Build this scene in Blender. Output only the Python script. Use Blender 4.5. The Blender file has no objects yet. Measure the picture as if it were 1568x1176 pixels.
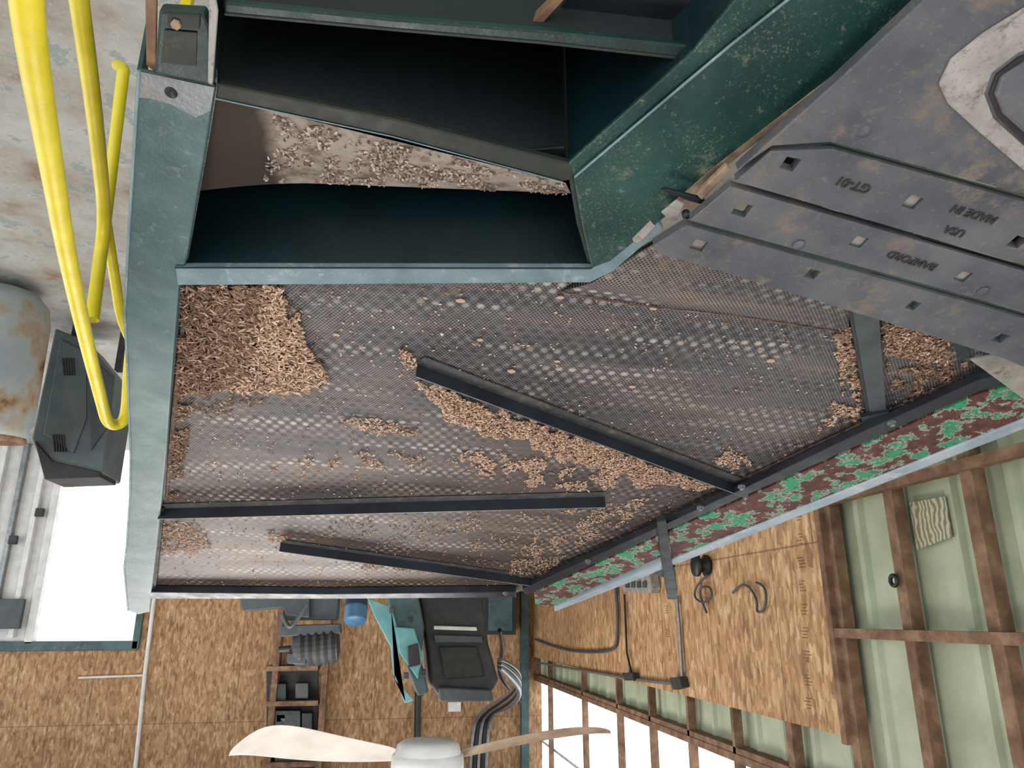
import bpy, bmesh, math, random
from mathutils import Vector, Matrix
from mathutils import noise as mn
random.seed(7)
sc=bpy.context.scene
sc.view_settings.view_transform='Standard'
# ---------------------------------------------------------------- camera
F=1134.0
cam=bpy.data.cameras.new('camera'); co=bpy.data.objects.new('camera',cam)
sc.collection.objects.link(co)
cam.sensor_width=36; cam.lens=F/1568*36; cam.clip_start=0.05
C=Vector((0,0,3.1))
R=Matrix.Rotation(math.radians(9.74),3,'Z')@Matrix.Rotation(math.radians(90-17.48),3,'X')@Matrix.Rotation(math.pi,3,'Z')
co.matrix_world=Matrix.Translation(C)@R.to_4x4()
sc.camera=co
# survey helpers: recover world positions on known physical planes
def ray(x,y): return R@Vector(((x-784)/F,-(y-588)/F,-1))
def at(x,y,d): return C+ray(x,y)*d
def hit(x,y,p,n):
    r=ray(x,y); return C+r*((p-C).dot(n)/r.dot(n))
def dd(y): return 1/(0.5-0.000522*(y-420))
p0=at(280,420,dd(420)); n0=((at(240,910,dd(910))-p0).cross(at(905,420,dd(420))-p0)).normalized()
if n0.z<0: n0=-n0
def D(x,y,h=0.0): return hit(x,y,p0+n0*h,n0)
q0=at(1030,380,1.80); nq=((at(1560,555,2.1)-q0).cross(at(1400,0,1.3)-q0)).normalized()
if nq.z<0: nq=-nq
def Q(x,y,h=0.0): return hit(x,y,q0+nq*h,nq)
def FW(x,y,Y=15.0): return hit(x,y,Vector((0,Y,0)),Vector((0,1,0)))
def LW(x,y,X=-3.0): return hit(x,y,Vector((X,0,0)),Vector((1,0,0)))
def FL(x,y,z=0.0): return hit(x,y,Vector((0,0,z)),Vector((0,0,1)))
# ---------------------------------------------------------------- materials
def lin(c): return tuple(((v/255)/12.92 if v/255<=0.04045 else ((v/255+0.055)/1.055)**2.4) for v in c)+(1,)
def new(name):
    m=bpy.data.materials.new(name); m.use_nodes=True; nt=m.node_tree
    return m,nt,nt.nodes['Principled BSDF']
def N(nt,t,**k):
    n=nt.nodes.new(t)
    for a,b in k.items(): setattr(n,a,b)
    return n
def math_(nt,op,a,b=None,c=None):
    n=N(nt,'ShaderNodeMath',operation=op)
    for i,v in enumerate((a,b,c)):
        if v is None: continue
        if isinstance(v,(int,float)): n.inputs[i].default_value=v
        else: nt.links.new(v,n.inputs[i])
    return n.outputs[0]
def mixc(nt,fac,a,b):
    n=N(nt,'ShaderNodeMix',data_type='RGBA')
    if isinstance(fac,(int,float)): n.inputs[0].default_value=fac
    else: nt.links.new(fac,n.inputs[0])
    for i,v in ((6,a),(7,b)):
        if isinstance(v,tuple): n.inputs[i].default_value=v
        else: nt.links.new(v,n.inputs[i])
    return n.outputs[2]
def noise(nt,scale,detail=6,vec=None,rough=0.6):
    n=N(nt,'ShaderNodeTexNoise'); n.inputs['Scale'].default_value=scale; n.inputs['Detail'].default_value=detail
    n.inputs['Roughness'].default_value=rough
    if vec is None:
        tc=N(nt,'ShaderNodeTexCoord'); vec=tc.outputs['Object']
    nt.links.new(vec,n.inputs['Vector']); return n.outputs[0]
def mapping(nt,vec,sc_=(1,1,1),rot=(0,0,0)):
    mp=N(nt,'ShaderNodeMapping'); mp.inputs['Scale'].default_value=sc_; mp.inputs['Rotation'].default_value=rot
    nt.links.new(vec,mp.inputs[0]); return mp.outputs[0]
def ramp(nt,fac,stops,interp='LINEAR'):
    r=N(nt,'ShaderNodeValToRGB'); r.color_ramp.interpolation=interp
    e=r.color_ramp.elements
    while len(e)<len(stops): e.new(0.5)
    for i,(p,c) in enumerate(stops):
        e[i].position=p; e[i].color=lin(c) if len(c)==3 else c
    nt.links.new(fac,r.inputs[0]); return r.outputs[0]
W3=(255,255,255); K3=(0,0,0)
def bump(nt,bs,h,s=0.3,d=0.01):
    b=N(nt,'ShaderNodeBump'); b.inputs['Strength'].default_value=s; b.inputs['Distance'].default_value=d
    nt.links.new(h,b.inputs['Height']); nt.links.new(b.outputs[0],bs.inputs['Normal'])
def mat(name,stops,scale=6,rough=0.6,metal=0.0,bs=0.25,bscale=60,interp='LINEAR',detail=8):
    m,nt,b=new(name)
    nt.links.new(ramp(nt,noise(nt,scale,detail),stops,interp),b.inputs['Base Color'])
    b.inputs['Roughness'].default_value=rough; b.inputs['Metallic'].default_value=metal
    if bs: bump(nt,b,noise(nt,bscale,4),bs,0.004)
    return m
def dusty(name,base1,base2,dust,amount=0.55,scale=5,rough=0.5,metal=0.0,speck=True,sa=0.60):
    m,nt,b=new(name)
    col=ramp(nt,noise(nt,scale,8),[(0.35,base1),(0.65,base2)])
    f=ramp(nt,noise(nt,scale*2.3,10,rough=0.75),[(amount,K3),(amount+0.12,W3)])
    col=mixc(nt,f,col,lin(dust))
    if speck:
        s=ramp(nt,noise(nt,170,3),[(sa,K3),(sa+.06,W3)])
        s2=math_(nt,'MULTIPLY',s,ramp(nt,noise(nt,7,3),[(0.42,K3),(0.6,(200,200,200))]))
        col=mixc(nt,s2,col,lin(dust))
        sc2=ramp(nt,noise(nt,38,10,rough=0.8),[(sa,K3),(sa+.04,(190,190,190))])
        col=mixc(nt,sc2,col,lin(tuple(min(255,int(c*1.1)) for c in dust)))
    nt.links.new(col,b.inputs['Base Color'])
    nt.links.new(math_(nt,'ADD',math_(nt,'MULTIPLY',noise(nt,scale*3,6),0.5),rough-0.25),b.inputs['Roughness']); b.inputs['Metallic'].default_value=metal
    bump(nt,b,noise(nt,90,4),0.25,0.003)
    return m
m,nt,b=new('faded_galvanised_teal')
tc=N(nt,'ShaderNodeTexCoord'); sp=N(nt,'ShaderNodeSeparateXYZ'); nt.links.new(tc.outputs['Object'],sp.inputs[0])
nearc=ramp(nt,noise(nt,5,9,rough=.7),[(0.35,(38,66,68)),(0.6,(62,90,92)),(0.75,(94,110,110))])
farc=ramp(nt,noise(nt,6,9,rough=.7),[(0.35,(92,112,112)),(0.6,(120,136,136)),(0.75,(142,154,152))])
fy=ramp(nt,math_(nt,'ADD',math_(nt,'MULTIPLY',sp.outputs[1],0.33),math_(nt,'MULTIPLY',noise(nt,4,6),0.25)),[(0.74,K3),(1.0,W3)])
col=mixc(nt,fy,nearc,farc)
s=ramp(nt,noise(nt,30,10,rough=0.8),[(0.56,K3),(0.63,(140,140,140))]); col=mixc(nt,s,col,lin((136,144,140)))
s=ramp(nt,noise(nt,8,10,rough=0.8),[(0.62,K3),(0.72,(190,190,190))]); col=mixc(nt,s,col,lin((126,110,94)))
nt.links.new(col,b.inputs['Base Color']); b.inputs['Roughness'].default_value=0.45; b.inputs['Metallic'].default_value=0.1
bump(nt,b,noise(nt,90,4),0.25,0.003); siderail=m
teal=dusty('faded_teal_paint',(40,68,70),(70,98,100),(122,130,126),0.58,4,0.42)
teal_hi=dusty('worn_blue_teal_edge',(82,106,112),(114,136,142),(150,156,156),0.55,6,0.45)
pale_edge=dusty('pale_blue_white_edge',(136,152,162),(168,180,188),(196,198,198),0.55,6,0.5)
plate_end=dusty('bare_end_plate',(92,98,102),(116,118,120),(116,100,90),0.55,6,0.4,0.3)
teal_dk=dusty('dark_green_paint',(11,34,34),(20,48,46),(78,84,72),0.60,4,0.45)
teal_beam=dusty('green_beam_paint',(14,48,46),(28,68,62),(108,112,94),0.59,3,0.42,0,True,.58)
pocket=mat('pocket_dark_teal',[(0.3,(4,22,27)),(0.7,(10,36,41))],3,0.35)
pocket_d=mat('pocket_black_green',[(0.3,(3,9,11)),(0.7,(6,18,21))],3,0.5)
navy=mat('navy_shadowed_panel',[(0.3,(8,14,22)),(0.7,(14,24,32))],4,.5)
olive=dusty('dark_olive_bar',(16,28,24),(32,36,28),(62,54,42),0.56,5,0.6)
blk=dusty('black_angle_steel',(26,30,36),(42,47,55),(96,84,74),0.68,5,0.4,0.2,False)
flg=dusty('dusty_angle_flange',(60,62,64),(82,82,82),(112,100,86),0.52,9,0.5,0.2,False)  # flange highlight painted as a lighter base than the web, plus dust
castiron=dusty('dusty_cast_iron',(68,71,78),(96,98,102),(118,106,94),0.53,3.5,0.55,0.2,True,.58)
castdark=mat('cast_shadow_recess',[(0.3,(34,32,32)),(0.7,(54,50,48))],9,0.8)
castdust=dusty('worn_pale_casting',(132,127,120),(164,160,153),(104,94,86),0.53,9,0.7)
dustm=mat('tan_dust',[(0.3,(96,78,62)),(0.5,(140,118,98)),(0.7,(176,154,134))],14,0.95,0,0.9,45)
dustdk=mat('brown_dust_line',[(0.3,(66,52,44)),(0.5,(100,82,70)),(0.7,(140,120,104))],20,0.95,0,0.9,45)
yellow=dusty('yellow_pipe_paint',(204,186,24),(222,204,44),(130,104,50),0.68,8,0.4,0,False)
white=mat('white_paint',[(0.3,(196,196,192)),(0.7,(228,228,226))],5,0.5)
fanw=mat('fan_blade_white',[(0.3,(188,180,168)),(0.7,(216,210,200))],5,0.5)
fanb=mat('fan_blade_brown',[(0.3,(130,106,84)),(0.7,(172,152,130))],9,0.6)  # brownish tone for the second blade and the other blades' ribs
wood=mat('framing_lumber',[(0.3,(84,60,46)),(0.5,(120,90,68)),(0.7,(152,122,96))],7,0.8)
rustw=mat('propane_tank_paint',[(0.33,(110,72,44)),(0.40,(150,128,100)),(0.50,(150,158,156)),(0.7,(130,148,158))],2.2,0.5)
greyc=dusty('grey_enamel',(52,60,64),(70,78,82),(100,100,96),0.62,5,0.45)
cabm=dusty('cabinet_grey_teal',(74,86,90),(94,106,108),(116,116,110),0.62,4,0.45,0,False)
dark=mat('dark_machine',[(0.3,(30,31,32)),(0.7,(58,57,56))],6,0.6)
rubber=mat('black_cable',[(0.3,(14,14,15)),(0.7,(34,34,36))],6,0.5)
galv=mat('galvanised_conduit',[(0.3,(110,114,116)),(0.7,(150,154,154))],12,0.35,0.6)
cyan=mat('pale_cyan_sheet',[(0.3,(84,150,152)),(0.7,(130,188,188))],4,0.5)
blue=mat('blue_barrel_plastic',[(0.3,(50,90,120)),(0.7,(80,120,150))],5,0.4)
inkm=mat('stencil_ink',[(0.3,(100,72,48)),(0.7,(130,96,64))],8,0.8)
# weathered plywood patch
m,nt,b=new('weathered_plywood')
wv=N(nt,'ShaderNodeTexWave'); wv.inputs['Scale'].default_value=9; wv.inputs['Distortion'].default_value=9; wv.bands_direction='Y'
tc=N(nt,'ShaderNodeTexCoord'); nt.links.new(tc.outputs['Object'],wv.inputs['Vector'])
nt.links.new(ramp(nt,wv.outputs['Fac'],[(0.2,(128,112,88)),(0.6,(166,164,138)),(1,(178,184,158))]),b.inputs['Base Color']); b.inputs['Roughness'].default_value=.8; ply=m
# peeling paint
m,nt,b=new('peeling_green_red_paint')
n1=noise(nt,12,12,rough=0.70)
brown=ramp(nt,noise(nt,26,9,rough=.75),[(0.35,(48,34,32)),(0.5,(84,46,42)),(0.62,(104,62,56)),(0.75,(132,108,98))])
green=ramp(nt,noise(nt,12,6),[(0.35,(24,104,70)),(0.65,(48,142,102))])
gm=ramp(nt,n1,[(0.525,K3),(0.535,W3)]); wm=ramp(nt,n1,[(0.505,K3),(0.51,W3),(0.532,W3),(0.54,K3)])
chips=ramp(nt,noise(nt,40,9,rough=.75),[(0.56,K3),(0.57,W3)])
col=mixc(nt,gm,brown,green); col=mixc(nt,math_(nt,'MULTIPLY',wm,0.75),col,lin((178,182,172)))
col=mixc(nt,math_(nt,'MULTIPLY',math_(nt,'MULTIPLY',chips,gm),.8),col,lin((84,50,44)))
nt.links.new(col,b.inputs['Base Color']); b.inputs['Roughness'].default_value=0.6
bump(nt,b,n1,0.5,0.004); peel=m
# osb
def osb(name,ax,dim=1.0):
    m,nt,b=new(name)
    tc=N(nt,'ShaderNodeTexCoord'); sp=N(nt,'ShaderNodeSeparateXYZ'); nt.links.new(tc.outputs['Object'],sp.inputs[0])
    cb=N(nt,'ShaderNodeCombineXYZ'); nt.links.new(sp.outputs[ax],cb.inputs[0]); nt.links.new(sp.outputs[2],cb.inputs[1])
    def flakes(scale,sx,sy,rot):
        v=N(nt,'ShaderNodeTexVoronoi'); v.inputs['Scale'].default_value=scale
        nt.links.new(mapping(nt,cb.outputs[0],(sx,sy,1),(0,0,rot)),v.inputs['Vector'])
        s2=N(nt,'ShaderNodeSeparateColor'); nt.links.new(v.outputs['Color'],s2.inputs[0]); return s2.outputs[0]
    f=math_(nt,'ADD',math_(nt,'MULTIPLY',flakes(26,1,.35,.5),0.28),math_(nt,'MULTIPLY',flakes(30,1,.35,-.9),0.28))
    f=math_(nt,'ADD',f,math_(nt,'MULTIPLY',noise(nt,1.6,8,rough=0.7),0.5))
    k=lambda c: tuple(v*dim for v in c)
    col=ramp(nt,f,[(0.25,k((128,92,60))),(0.5,k((170,130,90))),(0.7,k((196,160,118))),(0.88,k((220,192,154)))])
    br=N(nt,'ShaderNodeTexBrick'); br.offset=0.5
    br.inputs['Scale'].default_value=1; br.inputs['Brick Width'].default_value=1.22; br.inputs['Row Height'].default_value=2.44 if ax==0 else 1.3
    br.inputs['Mortar Size'].default_value=0.007
    nt.links.new(cb.outputs[0],br.inputs['Vector'])
    col=mixc(nt,math_(nt,'MULTIPLY',br.outputs['Fac'],0.6),col,lin((84,58,38)))
    nt.links.new(col,b.inputs['Base Color']); b.inputs['Roughness'].default_value=0.75
    return m
osb_far=osb('osb_sheathing_far',0,.93); osb_left=osb('osb_sheathing_left',1)
siding=mat('pale_green_siding',[(0.3,(150,158,132)),(0.7,(182,190,162))],2.5,0.5,0,0)
# concrete floor
m,nt,b=new('stained_concrete')
c1=ramp(nt,noise(nt,1.6,9,rough=0.65),[(0.34,(128,106,90)),(0.44,(148,142,132)),(0.6,(170,172,167))])
f=ramp(nt,noise(nt,3.2,10,rough=0.75),[(0.55,K3),(0.58,W3)])
c2=mixc(nt,math_(nt,'MULTIPLY',f,0.6),c1,lin((100,120,116)))
f=ramp(nt,noise(nt,20,10,rough=0.8),[(0.55,K3),(0.62,W3)])
c2=mixc(nt,math_(nt,'MULTIPLY',f,0.35),c2,lin((200,198,190)))
tc=N(nt,'ShaderNodeTexCoord'); sp=N(nt,'ShaderNodeSeparateXYZ'); nt.links.new(tc.outputs['Object'],sp.inputs[0])
g=ramp(nt,math_(nt,'ADD',math_(nt,'MULTIPLY',sp.outputs[0],-1.0),math_(nt,'MULTIPLY',noise(nt,2.5,8),0.8)),[(0.0,K3),(0.15,W3)])
gp=ramp(nt,noise(nt,7,9,rough=.7),[(0.4,(60,140,110)),(0.55,(90,150,118)),(0.66,(150,160,120))])
g=math_(nt,'MULTIPLY',g,ramp(nt,math_(nt,'MULTIPLY',sp.outputs[1],0.1),[(0.36,W3),(0.40,K3)]))
c3=mixc(nt,math_(nt,'MULTIPLY',g,0.9),c2,gp)
nt.links.new(c3,b.inputs['Base Color']); b.inputs['Roughness'].default_value=0.5
bump(nt,b,noise(nt,12,8),0.3,0.01); concrete=m
# perforated mesh
m,nt,b=new('perforated_deck_mesh')
uv=N(nt,'ShaderNodeUVMap'); sp=N(nt,'ShaderNodeSeparateXYZ'); nt.links.new(uv.outputs[0],sp.inputs[0])
def hexd(S,lo,hi,asp=0.62,ou=0.0):
    u=math_(nt,'DIVIDE',math_(nt,'ADD',sp.outputs[0],ou+50*S),S); v=math_(nt,'DIVIDE',math_(nt,'ADD',sp.outputs[1],200*S*asp),S*asp)
    row=math_(nt,'FLOOR',v); odd=math_(nt,'MULTIPLY',math_(nt,'MODULO',math_(nt,'ABSOLUTE',row),2.0),0.5)
    fu=math_(nt,'SUBTRACT',math_(nt,'FRACT',math_(nt,'ADD',u,odd)),0.5)
    fv=math_(nt,'SUBTRACT',math_(nt,'FRACT',v),0.5)
    r=math_(nt,'SQRT',math_(nt,'ADD',math_(nt,'POWER',fu,2.0),math_(nt,'POWER',math_(nt,'MULTIPLY',fv,asp*1.15),2.0)))
    return ramp(nt,r,[(lo,W3),(hi,K3)])
hole=hexd(0.012,0.25,0.33)
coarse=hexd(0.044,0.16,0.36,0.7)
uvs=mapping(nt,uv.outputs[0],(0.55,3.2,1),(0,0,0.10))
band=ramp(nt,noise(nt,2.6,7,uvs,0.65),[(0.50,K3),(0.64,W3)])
big=noise(nt,1.8,9,uvs,0.65)
fy=ramp(nt,math_(nt,'MULTIPLY',sp.outputs[1],0.4),[(0.1,K3),(0.9,W3)])
basec=ramp(nt,big,[(0.34,(80,80,86)),(0.48,(106,104,105)),(0.60,(122,112,106)),(0.72,(144,130,116))])
basef=ramp(nt,big,[(0.34,(86,76,70)),(0.5,(112,96,84)),(0.7,(144,122,102))])
basec=mixc(nt,fy,basec,basef)
holec=ramp(nt,noise(nt,3.5,7,rough=0.7),[(0.35,(24,24,28)),(0.55,(42,40,43)),(0.70,(70,63,60))])
lightd=math_(nt,'MULTIPLY',coarse,band)  # bright streaks of lit holes and reflections, painted into the deck colour
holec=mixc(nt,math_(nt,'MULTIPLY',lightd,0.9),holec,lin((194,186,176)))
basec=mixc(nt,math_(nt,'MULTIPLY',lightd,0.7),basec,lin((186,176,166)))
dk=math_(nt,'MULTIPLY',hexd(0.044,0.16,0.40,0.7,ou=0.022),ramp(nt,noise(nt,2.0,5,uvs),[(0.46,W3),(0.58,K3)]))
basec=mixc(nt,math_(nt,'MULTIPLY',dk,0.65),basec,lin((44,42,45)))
col=mixc(nt,hole,basec,holec)
dm=ramp(nt,noise(nt,7,10,rough=0.8),[(0.57,K3),(0.72,(190,190,190))])
col=mixc(nt,dm,col,lin((140,118,100)))
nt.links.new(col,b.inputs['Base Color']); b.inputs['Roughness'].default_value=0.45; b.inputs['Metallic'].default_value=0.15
b.inputs['Specular IOR Level'].default_value=0.4
hgt_=math_(nt,'ADD',math_(nt,'SUBTRACT',1.0,hole),math_(nt,'MULTIPLY',noise(nt,3.2,3),7.0))
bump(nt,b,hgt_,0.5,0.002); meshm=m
def grm(name,st):
    m,nt,b=new(name); g=N(nt,'ShaderNodeNewGeometry')
    nt.links.new(ramp(nt,g.outputs['Random Per Island'],st),b.inputs['Base Color']); b.inputs['Roughness'].default_value=0.85; return m
grainm=grm('wood_shaving_grains',[(0,(126,96,76)),(0.4,(168,136,112)),(0.75,(192,162,136)),(1,(216,192,168))])
grainb=grm('brown_hull_slivers',[(0,(82,58,44)),(0.5,(120,92,72)),(0.85,(152,124,102)),(1,(188,160,136))])
graing=grm('grey_sawdust_lumps',[(0,(84,66,56)),(0.4,(136,116,104)),(0.75,(172,156,144)),(1,(196,184,174))])
# ---------------------------------------------------------------- mesh builders
def root(name):
    e=bpy.data.objects.new(name,None); sc.collection.objects.link(e); e.empty_display_size=0.1
    return e
def mk(name,verts,faces,material,parent=None,smooth=False,uvbasis=None):
    me=bpy.data.meshes.new(name); me.from_pydata([tuple(v) for v in verts],[],faces)
    me.materials.append(material)
    bm=bmesh.new(); bm.from_mesh(me); bmesh.ops.recalc_face_normals(bm,faces=bm.faces)
    if uvbasis:
        o,a,b_=uvbasis; L=bm.loops.layers.uv.new('UVMap')
        for f_ in bm.faces:
            for l in f_.loops: l[L].uv=((l.vert.co-o).dot(a),(l.vert.co-o).dot(b_))
    bm.to_mesh(me); bm.free()
    if smooth:
        for p in me.polygons: p.use_smooth=True
    o=bpy.data.objects.new(name,me); sc.collection.objects.link(o)
    if parent: o.parent=parent
    return o
ax_v=(D(600,700)-D(600,450)).normalized(); ax_u=(n0.cross(ax_v)).normalized()
UVB=(p0,ax_u,ax_v)
def prism(name,pts,vec,material,parent=None,bevel=0.0,uvb=None):
    n=len(pts); v=[Vector(p) for p in pts]+[Vector(p)+vec for p in pts]
    f=[list(range(n)),list(range(2*n-1,n-1,-1))]+[[i,(i+1)%n,n+(i+1)%n,n+i] for i in range(n)]
    o=mk(name,v,f,material,parent,uvbasis=uvb)
    if bevel:
        b=o.modifiers.new('bevel','BEVEL'); b.width=bevel; b.segments=2; b.limit_method='ANGLE'
    return o
def slab(name,px,h,t,material,parent=None,bevel=0.003,fn=D,nn=None,uvb=None):
    nn=nn or (n0 if fn is D else nq)
    return prism(name,[fn(p[0],p[1],p[2] if len(p)>2 else h) for p in px],-nn*t,material,parent,bevel,uvb)
def box(name,lo,hi,material,parent=None,bevel=0.0):
    x0,y0,z0=lo;x1,y1,z1=hi
    return prism(name,[(x0,y0,z0),(x1,y0,z0),(x1,y1,z0),(x0,y1,z0)],Vector((0,0,z1-z0)),material,parent,bevel)
def tube(name,pts,r,material,parent=None,smooth=True):
    cu=bpy.data.curves.new(name,'CURVE'); cu.dimensions='3D'; cu.bevel_depth=r; cu.bevel_resolution=5; cu.use_fill_caps=True
    s=cu.splines.new('NURBS' if smooth and len(pts)>2 else 'POLY'); s.points.add(len(pts)-1)
    for i,p in enumerate(pts): s.points[i].co=(p[0],p[1],p[2],1)
    if s.type=='NURBS': s.order_u=3; s.use_endpoint_u=True; s.resolution_u=8
    cu.materials.append(material)
    o=bpy.data.objects.new(name,cu); sc.collection.objects.link(o)
    dg=bpy.context.evaluated_depsgraph_get(); me=bpy.data.meshes.new_from_object(o.evaluated_get(dg))
    bpy.data.objects.remove(o); ob=bpy.data.objects.new(name,me); sc.collection.objects.link(ob)
    for p in me.polygons: p.use_smooth=True
    if parent: ob.parent=parent
    return ob
def lathe(name,base,axis,prof,material,parent=None,seg=32,smooth=True):
    axis=Vector(axis).normalized(); a=axis.orthogonal().normalized(); b_=axis.cross(a)
    v=[];f=[]
    for (r_,h_) in prof:
        for i in range(seg):
            t=2*math.pi*i/seg; v.append(Vector(base)+axis*h_+(a*math.cos(t)+b_*math.sin(t))*r_)
    for j in range(len(prof)-1):
        for i in range(seg):
            f.append([j*seg+i,j*seg+(i+1)%seg,(j+1)*seg+(i+1)%seg,(j+1)*seg+i])
    f.append(list(range(seg))); f.append(list(range((len(prof)-1)*seg,len(prof)*seg)))
    return mk(name,v,f,material,parent,smooth)
DOWN=Vector((0,0,-1))
# ---------------------------------------------------------------- room
floor=box('floor',(-3.2,-4,-0.15),(9.5,15.2,0),concrete)
dl=FW(225,900); dr=FW(62,900); top=FW(150,985)
xa,xb,zt=dl.x,dr.x,top.z
H=6.6
wf=root('wall_far')
box('wall_panel_a',(-3.15,15,0),(xa,15.15,H),osb_far,wf)
box('wall_panel_header',(xa,15,zt),(9.5,15.15,H),osb_far,wf)
box('wall_panel_b',(xb,15,0),(9.5,15.15,zt),white,wf)
dr_=root('door_1')
for nm,lo,hi in (('jamb_l',(xa-.02,14.93,0),(xa+.1,15.1,zt+.1)),('head',(xa,14.93,zt-.04),(9.4,15.1,zt+.12))):
    box(nm,lo,hi,teal,dr_,0.01)
box('jamb_r',(xb-.05,14.93,0),(xb+.08,15.1,zt),white,dr_,0.01)
for k in range(3):
    xx=xb+.25+k*.35
    box('door_stile_%d'%k,(xx,14.88,0),(xx+.09,14.99,zt-.1),galv if k%2 else white,dr_,0.01)
    box('hinge_%d'%k,(xx-.12,14.85,1.2+.5*k),(xx+.02,14.92,1.35+.5*k),dark,dr_,0.01)
box('door_kick_panel',(xb+.15,14.8,zt-.75),(xb+.75,14.9,zt-.25),greyc,dr_,0.01)
# left wall
oz=3.83; oy=LW(1262,900).y
wl=root('wall_left')
zwin=4.22
prof=[];yy=0.5;i=0
while yy<15.05:
    k=(i%6); off={0:0,1:0,2:.03,3:.03,4:0,5:0}[k]
    prof.append((yy,off)); yy+=[.14,.02,.05,.02,.10,.10][k]; i+=1
v=[]
for (y_,o_) in prof: v+= [Vector((-3.16+o_,y_,0)),Vector((-3.16+o_,y_,zwin))]
f=[[2*i,2*i+1,2*i+3,2*i+2] for i in range(len(prof)-1)]
mk('siding_sheet',v,f,siding,wl)
box('osb_panel',(-3.02,oy,0),(-2.99,15,oz),osb_left,wl)
for k,x in enumerate((838,890,943,992,1050,1118,1203,1302,1408,1545,1720,2000)):
    y_=LW(x,1130).y; wd=.05 if x<1200 else .085
    box('stud_%d'%k,(-3.11,y_-wd/2,0),(-3.03,y_+wd/2,H),wood,wl)
for k,z_ in enumerate((zwin-.03,6.1)):
    box('girt_%d'%k,(-3.14,0.5,z_-.04),(-3.03,15,z_+.04),wood,wl)
for k,z_ in enumerate((1.5,2.33,3.2)):
    box('girt_front_%d'%k,(-3.06,0.5,z_-.03),(-2.995,oy-.02,z_+.03),wood,wl)
box('osb_edge_stud',(-3.06,oy-.06,0),(-2.99,oy,oz+.05),wood,wl)
box('upper_wall',(-3.2,0.5,6.1),(-3.1,15,H),siding,wl)
win=root('window_1')
box('window_sill',(-3.2,.5,zwin-.02),(-3.02,15,zwin+.04),wood,win)
box('window_rail',(-3.18,.5,5.3),(-3.14,15,5.34),white,win)
ce=box('ceiling',(-3.3,-4,H),(9.5,15.2,H+.1),wood)
ce2=root('ceiling_joists')
for k in range(12): box('joist_%d'%k,(-3.1,-3+k*1.5,H-.2),(9.4,-2.95+k*1.5,H),wood,ce2)
for xx in (1222,1012):
    for k in range(9):
        p=LW(xx+k*2,790+k*36,-2.985)
        if p.z<oz-.05:
            for j in range(4):
                s_=random.uniform(.02,.05); o_=random.uniform(-.02,.02)
                box('print_mark',(-2.9895,p.y-s_+o_,p.z-.04+j*.022),(-2.9875,p.y+s_+o_,p.z-.034+j*.022),inkm,wl)
# ---------------------------------------------------------------- shaker deck machine
M=root('gravity_separator_deck')
beam=[(213,108),(330,133),(318,210),(286,395),(274,440),(264,560),(254,700),(246,780),(237,860),(228,937),(212,941),(196,935),(190,870),(194,835),(199,760),(200,700),(195,560),(191,480),(196,380),(204,250)]
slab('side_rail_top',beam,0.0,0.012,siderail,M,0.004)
inner=[(330,133),(318,210),(286,395),(274,440),(264,560),(254,700),(246,780),(237,860),(228,937)]
outer=[(213,108),(204,250),(196,380),(191,480),(195,560),(200,700),(199,760),(194,835),(190,870),(196,935)]
def wall_strip(name,px,h,depth,material,parent=M,vec=DOWN,thick=0.008):
    a=[D(p[0],p[1],p[2] if len(p)>2 else h) for p in px]; b_=[q+vec*depth for q in a]
    n=len(a); v=a+b_; f=[[i,i+1,n+i+1,n+i] for i in range(n-1)]
    o=mk(name,v,f,material,parent); s=o.modifiers.new('s','SOLIDIFY'); s.thickness=thick; s.offset=0
    return o
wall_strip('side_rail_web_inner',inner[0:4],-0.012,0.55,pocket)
wall_strip('side_rail_web_inner_far',inner[3:],-0.012,0.12,teal_dk)
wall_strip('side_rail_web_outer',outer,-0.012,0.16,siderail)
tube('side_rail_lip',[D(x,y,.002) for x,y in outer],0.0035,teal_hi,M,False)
slab('side_rail_end_wear',[(215,110),(328,134),(322,170),(300,180),(262,160),(228,150),(212,150)],0.0012,0.001,plate_end,M,0)
lathe('rail_hole',D(262,142,.0015),n0,[(0.013,0),(0.013,0.0012)],pocket_d,M,20)
# near cross rail
slab('cross_rail',[(268,410),(905,411),(930,385),(1000,330),(1016,350),(938,416),(903,433),(272,437)],0.006,0.02,teal_hi,M,0.003)
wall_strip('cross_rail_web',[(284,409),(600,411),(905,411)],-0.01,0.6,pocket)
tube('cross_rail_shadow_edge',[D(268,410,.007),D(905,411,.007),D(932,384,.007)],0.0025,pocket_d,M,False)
# pocket interior
wall_strip('pocket_end_wall',[(905,411),(885,340),(872,262)],-0.01,0.55,teal_dk)
slab('divider_bar',[(333,128),(600,182),(878,252),(880,275),(862,278),(600,208),(330,150)],0.0,0.02,olive,M,0.004)
tube('divider_bar_edge',[D(330,151,.001),D(600,209,.001),D(862,279,.001)],0.0015,teal_hi,M,False)
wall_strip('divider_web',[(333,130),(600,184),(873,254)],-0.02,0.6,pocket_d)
slab('front_bar',[(343,4),(600,30),(830,48),(1068,72),(1062,92),(830,66),(600,46),(343,22)],-0.03,0.02,teal_dk,M,0.004)
slab('front_bar_olive_lip',[(343,20),(600,44),(830,64),(1064,90),(1062,94),(830,68),(600,48),(343,24)],-0.027,0.004,olive,M,0.001)  # olive strip along the bar's lower edge
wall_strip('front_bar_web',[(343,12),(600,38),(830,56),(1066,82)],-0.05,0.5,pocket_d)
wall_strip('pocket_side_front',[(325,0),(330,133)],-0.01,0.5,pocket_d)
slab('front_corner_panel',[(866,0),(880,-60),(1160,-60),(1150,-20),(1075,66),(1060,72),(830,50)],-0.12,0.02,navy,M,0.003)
slab('wooden_cleat',[(808,40),(880,-30),(892,-30),(824,44)],-0.08,0.03,wood,M,0.003)
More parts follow.
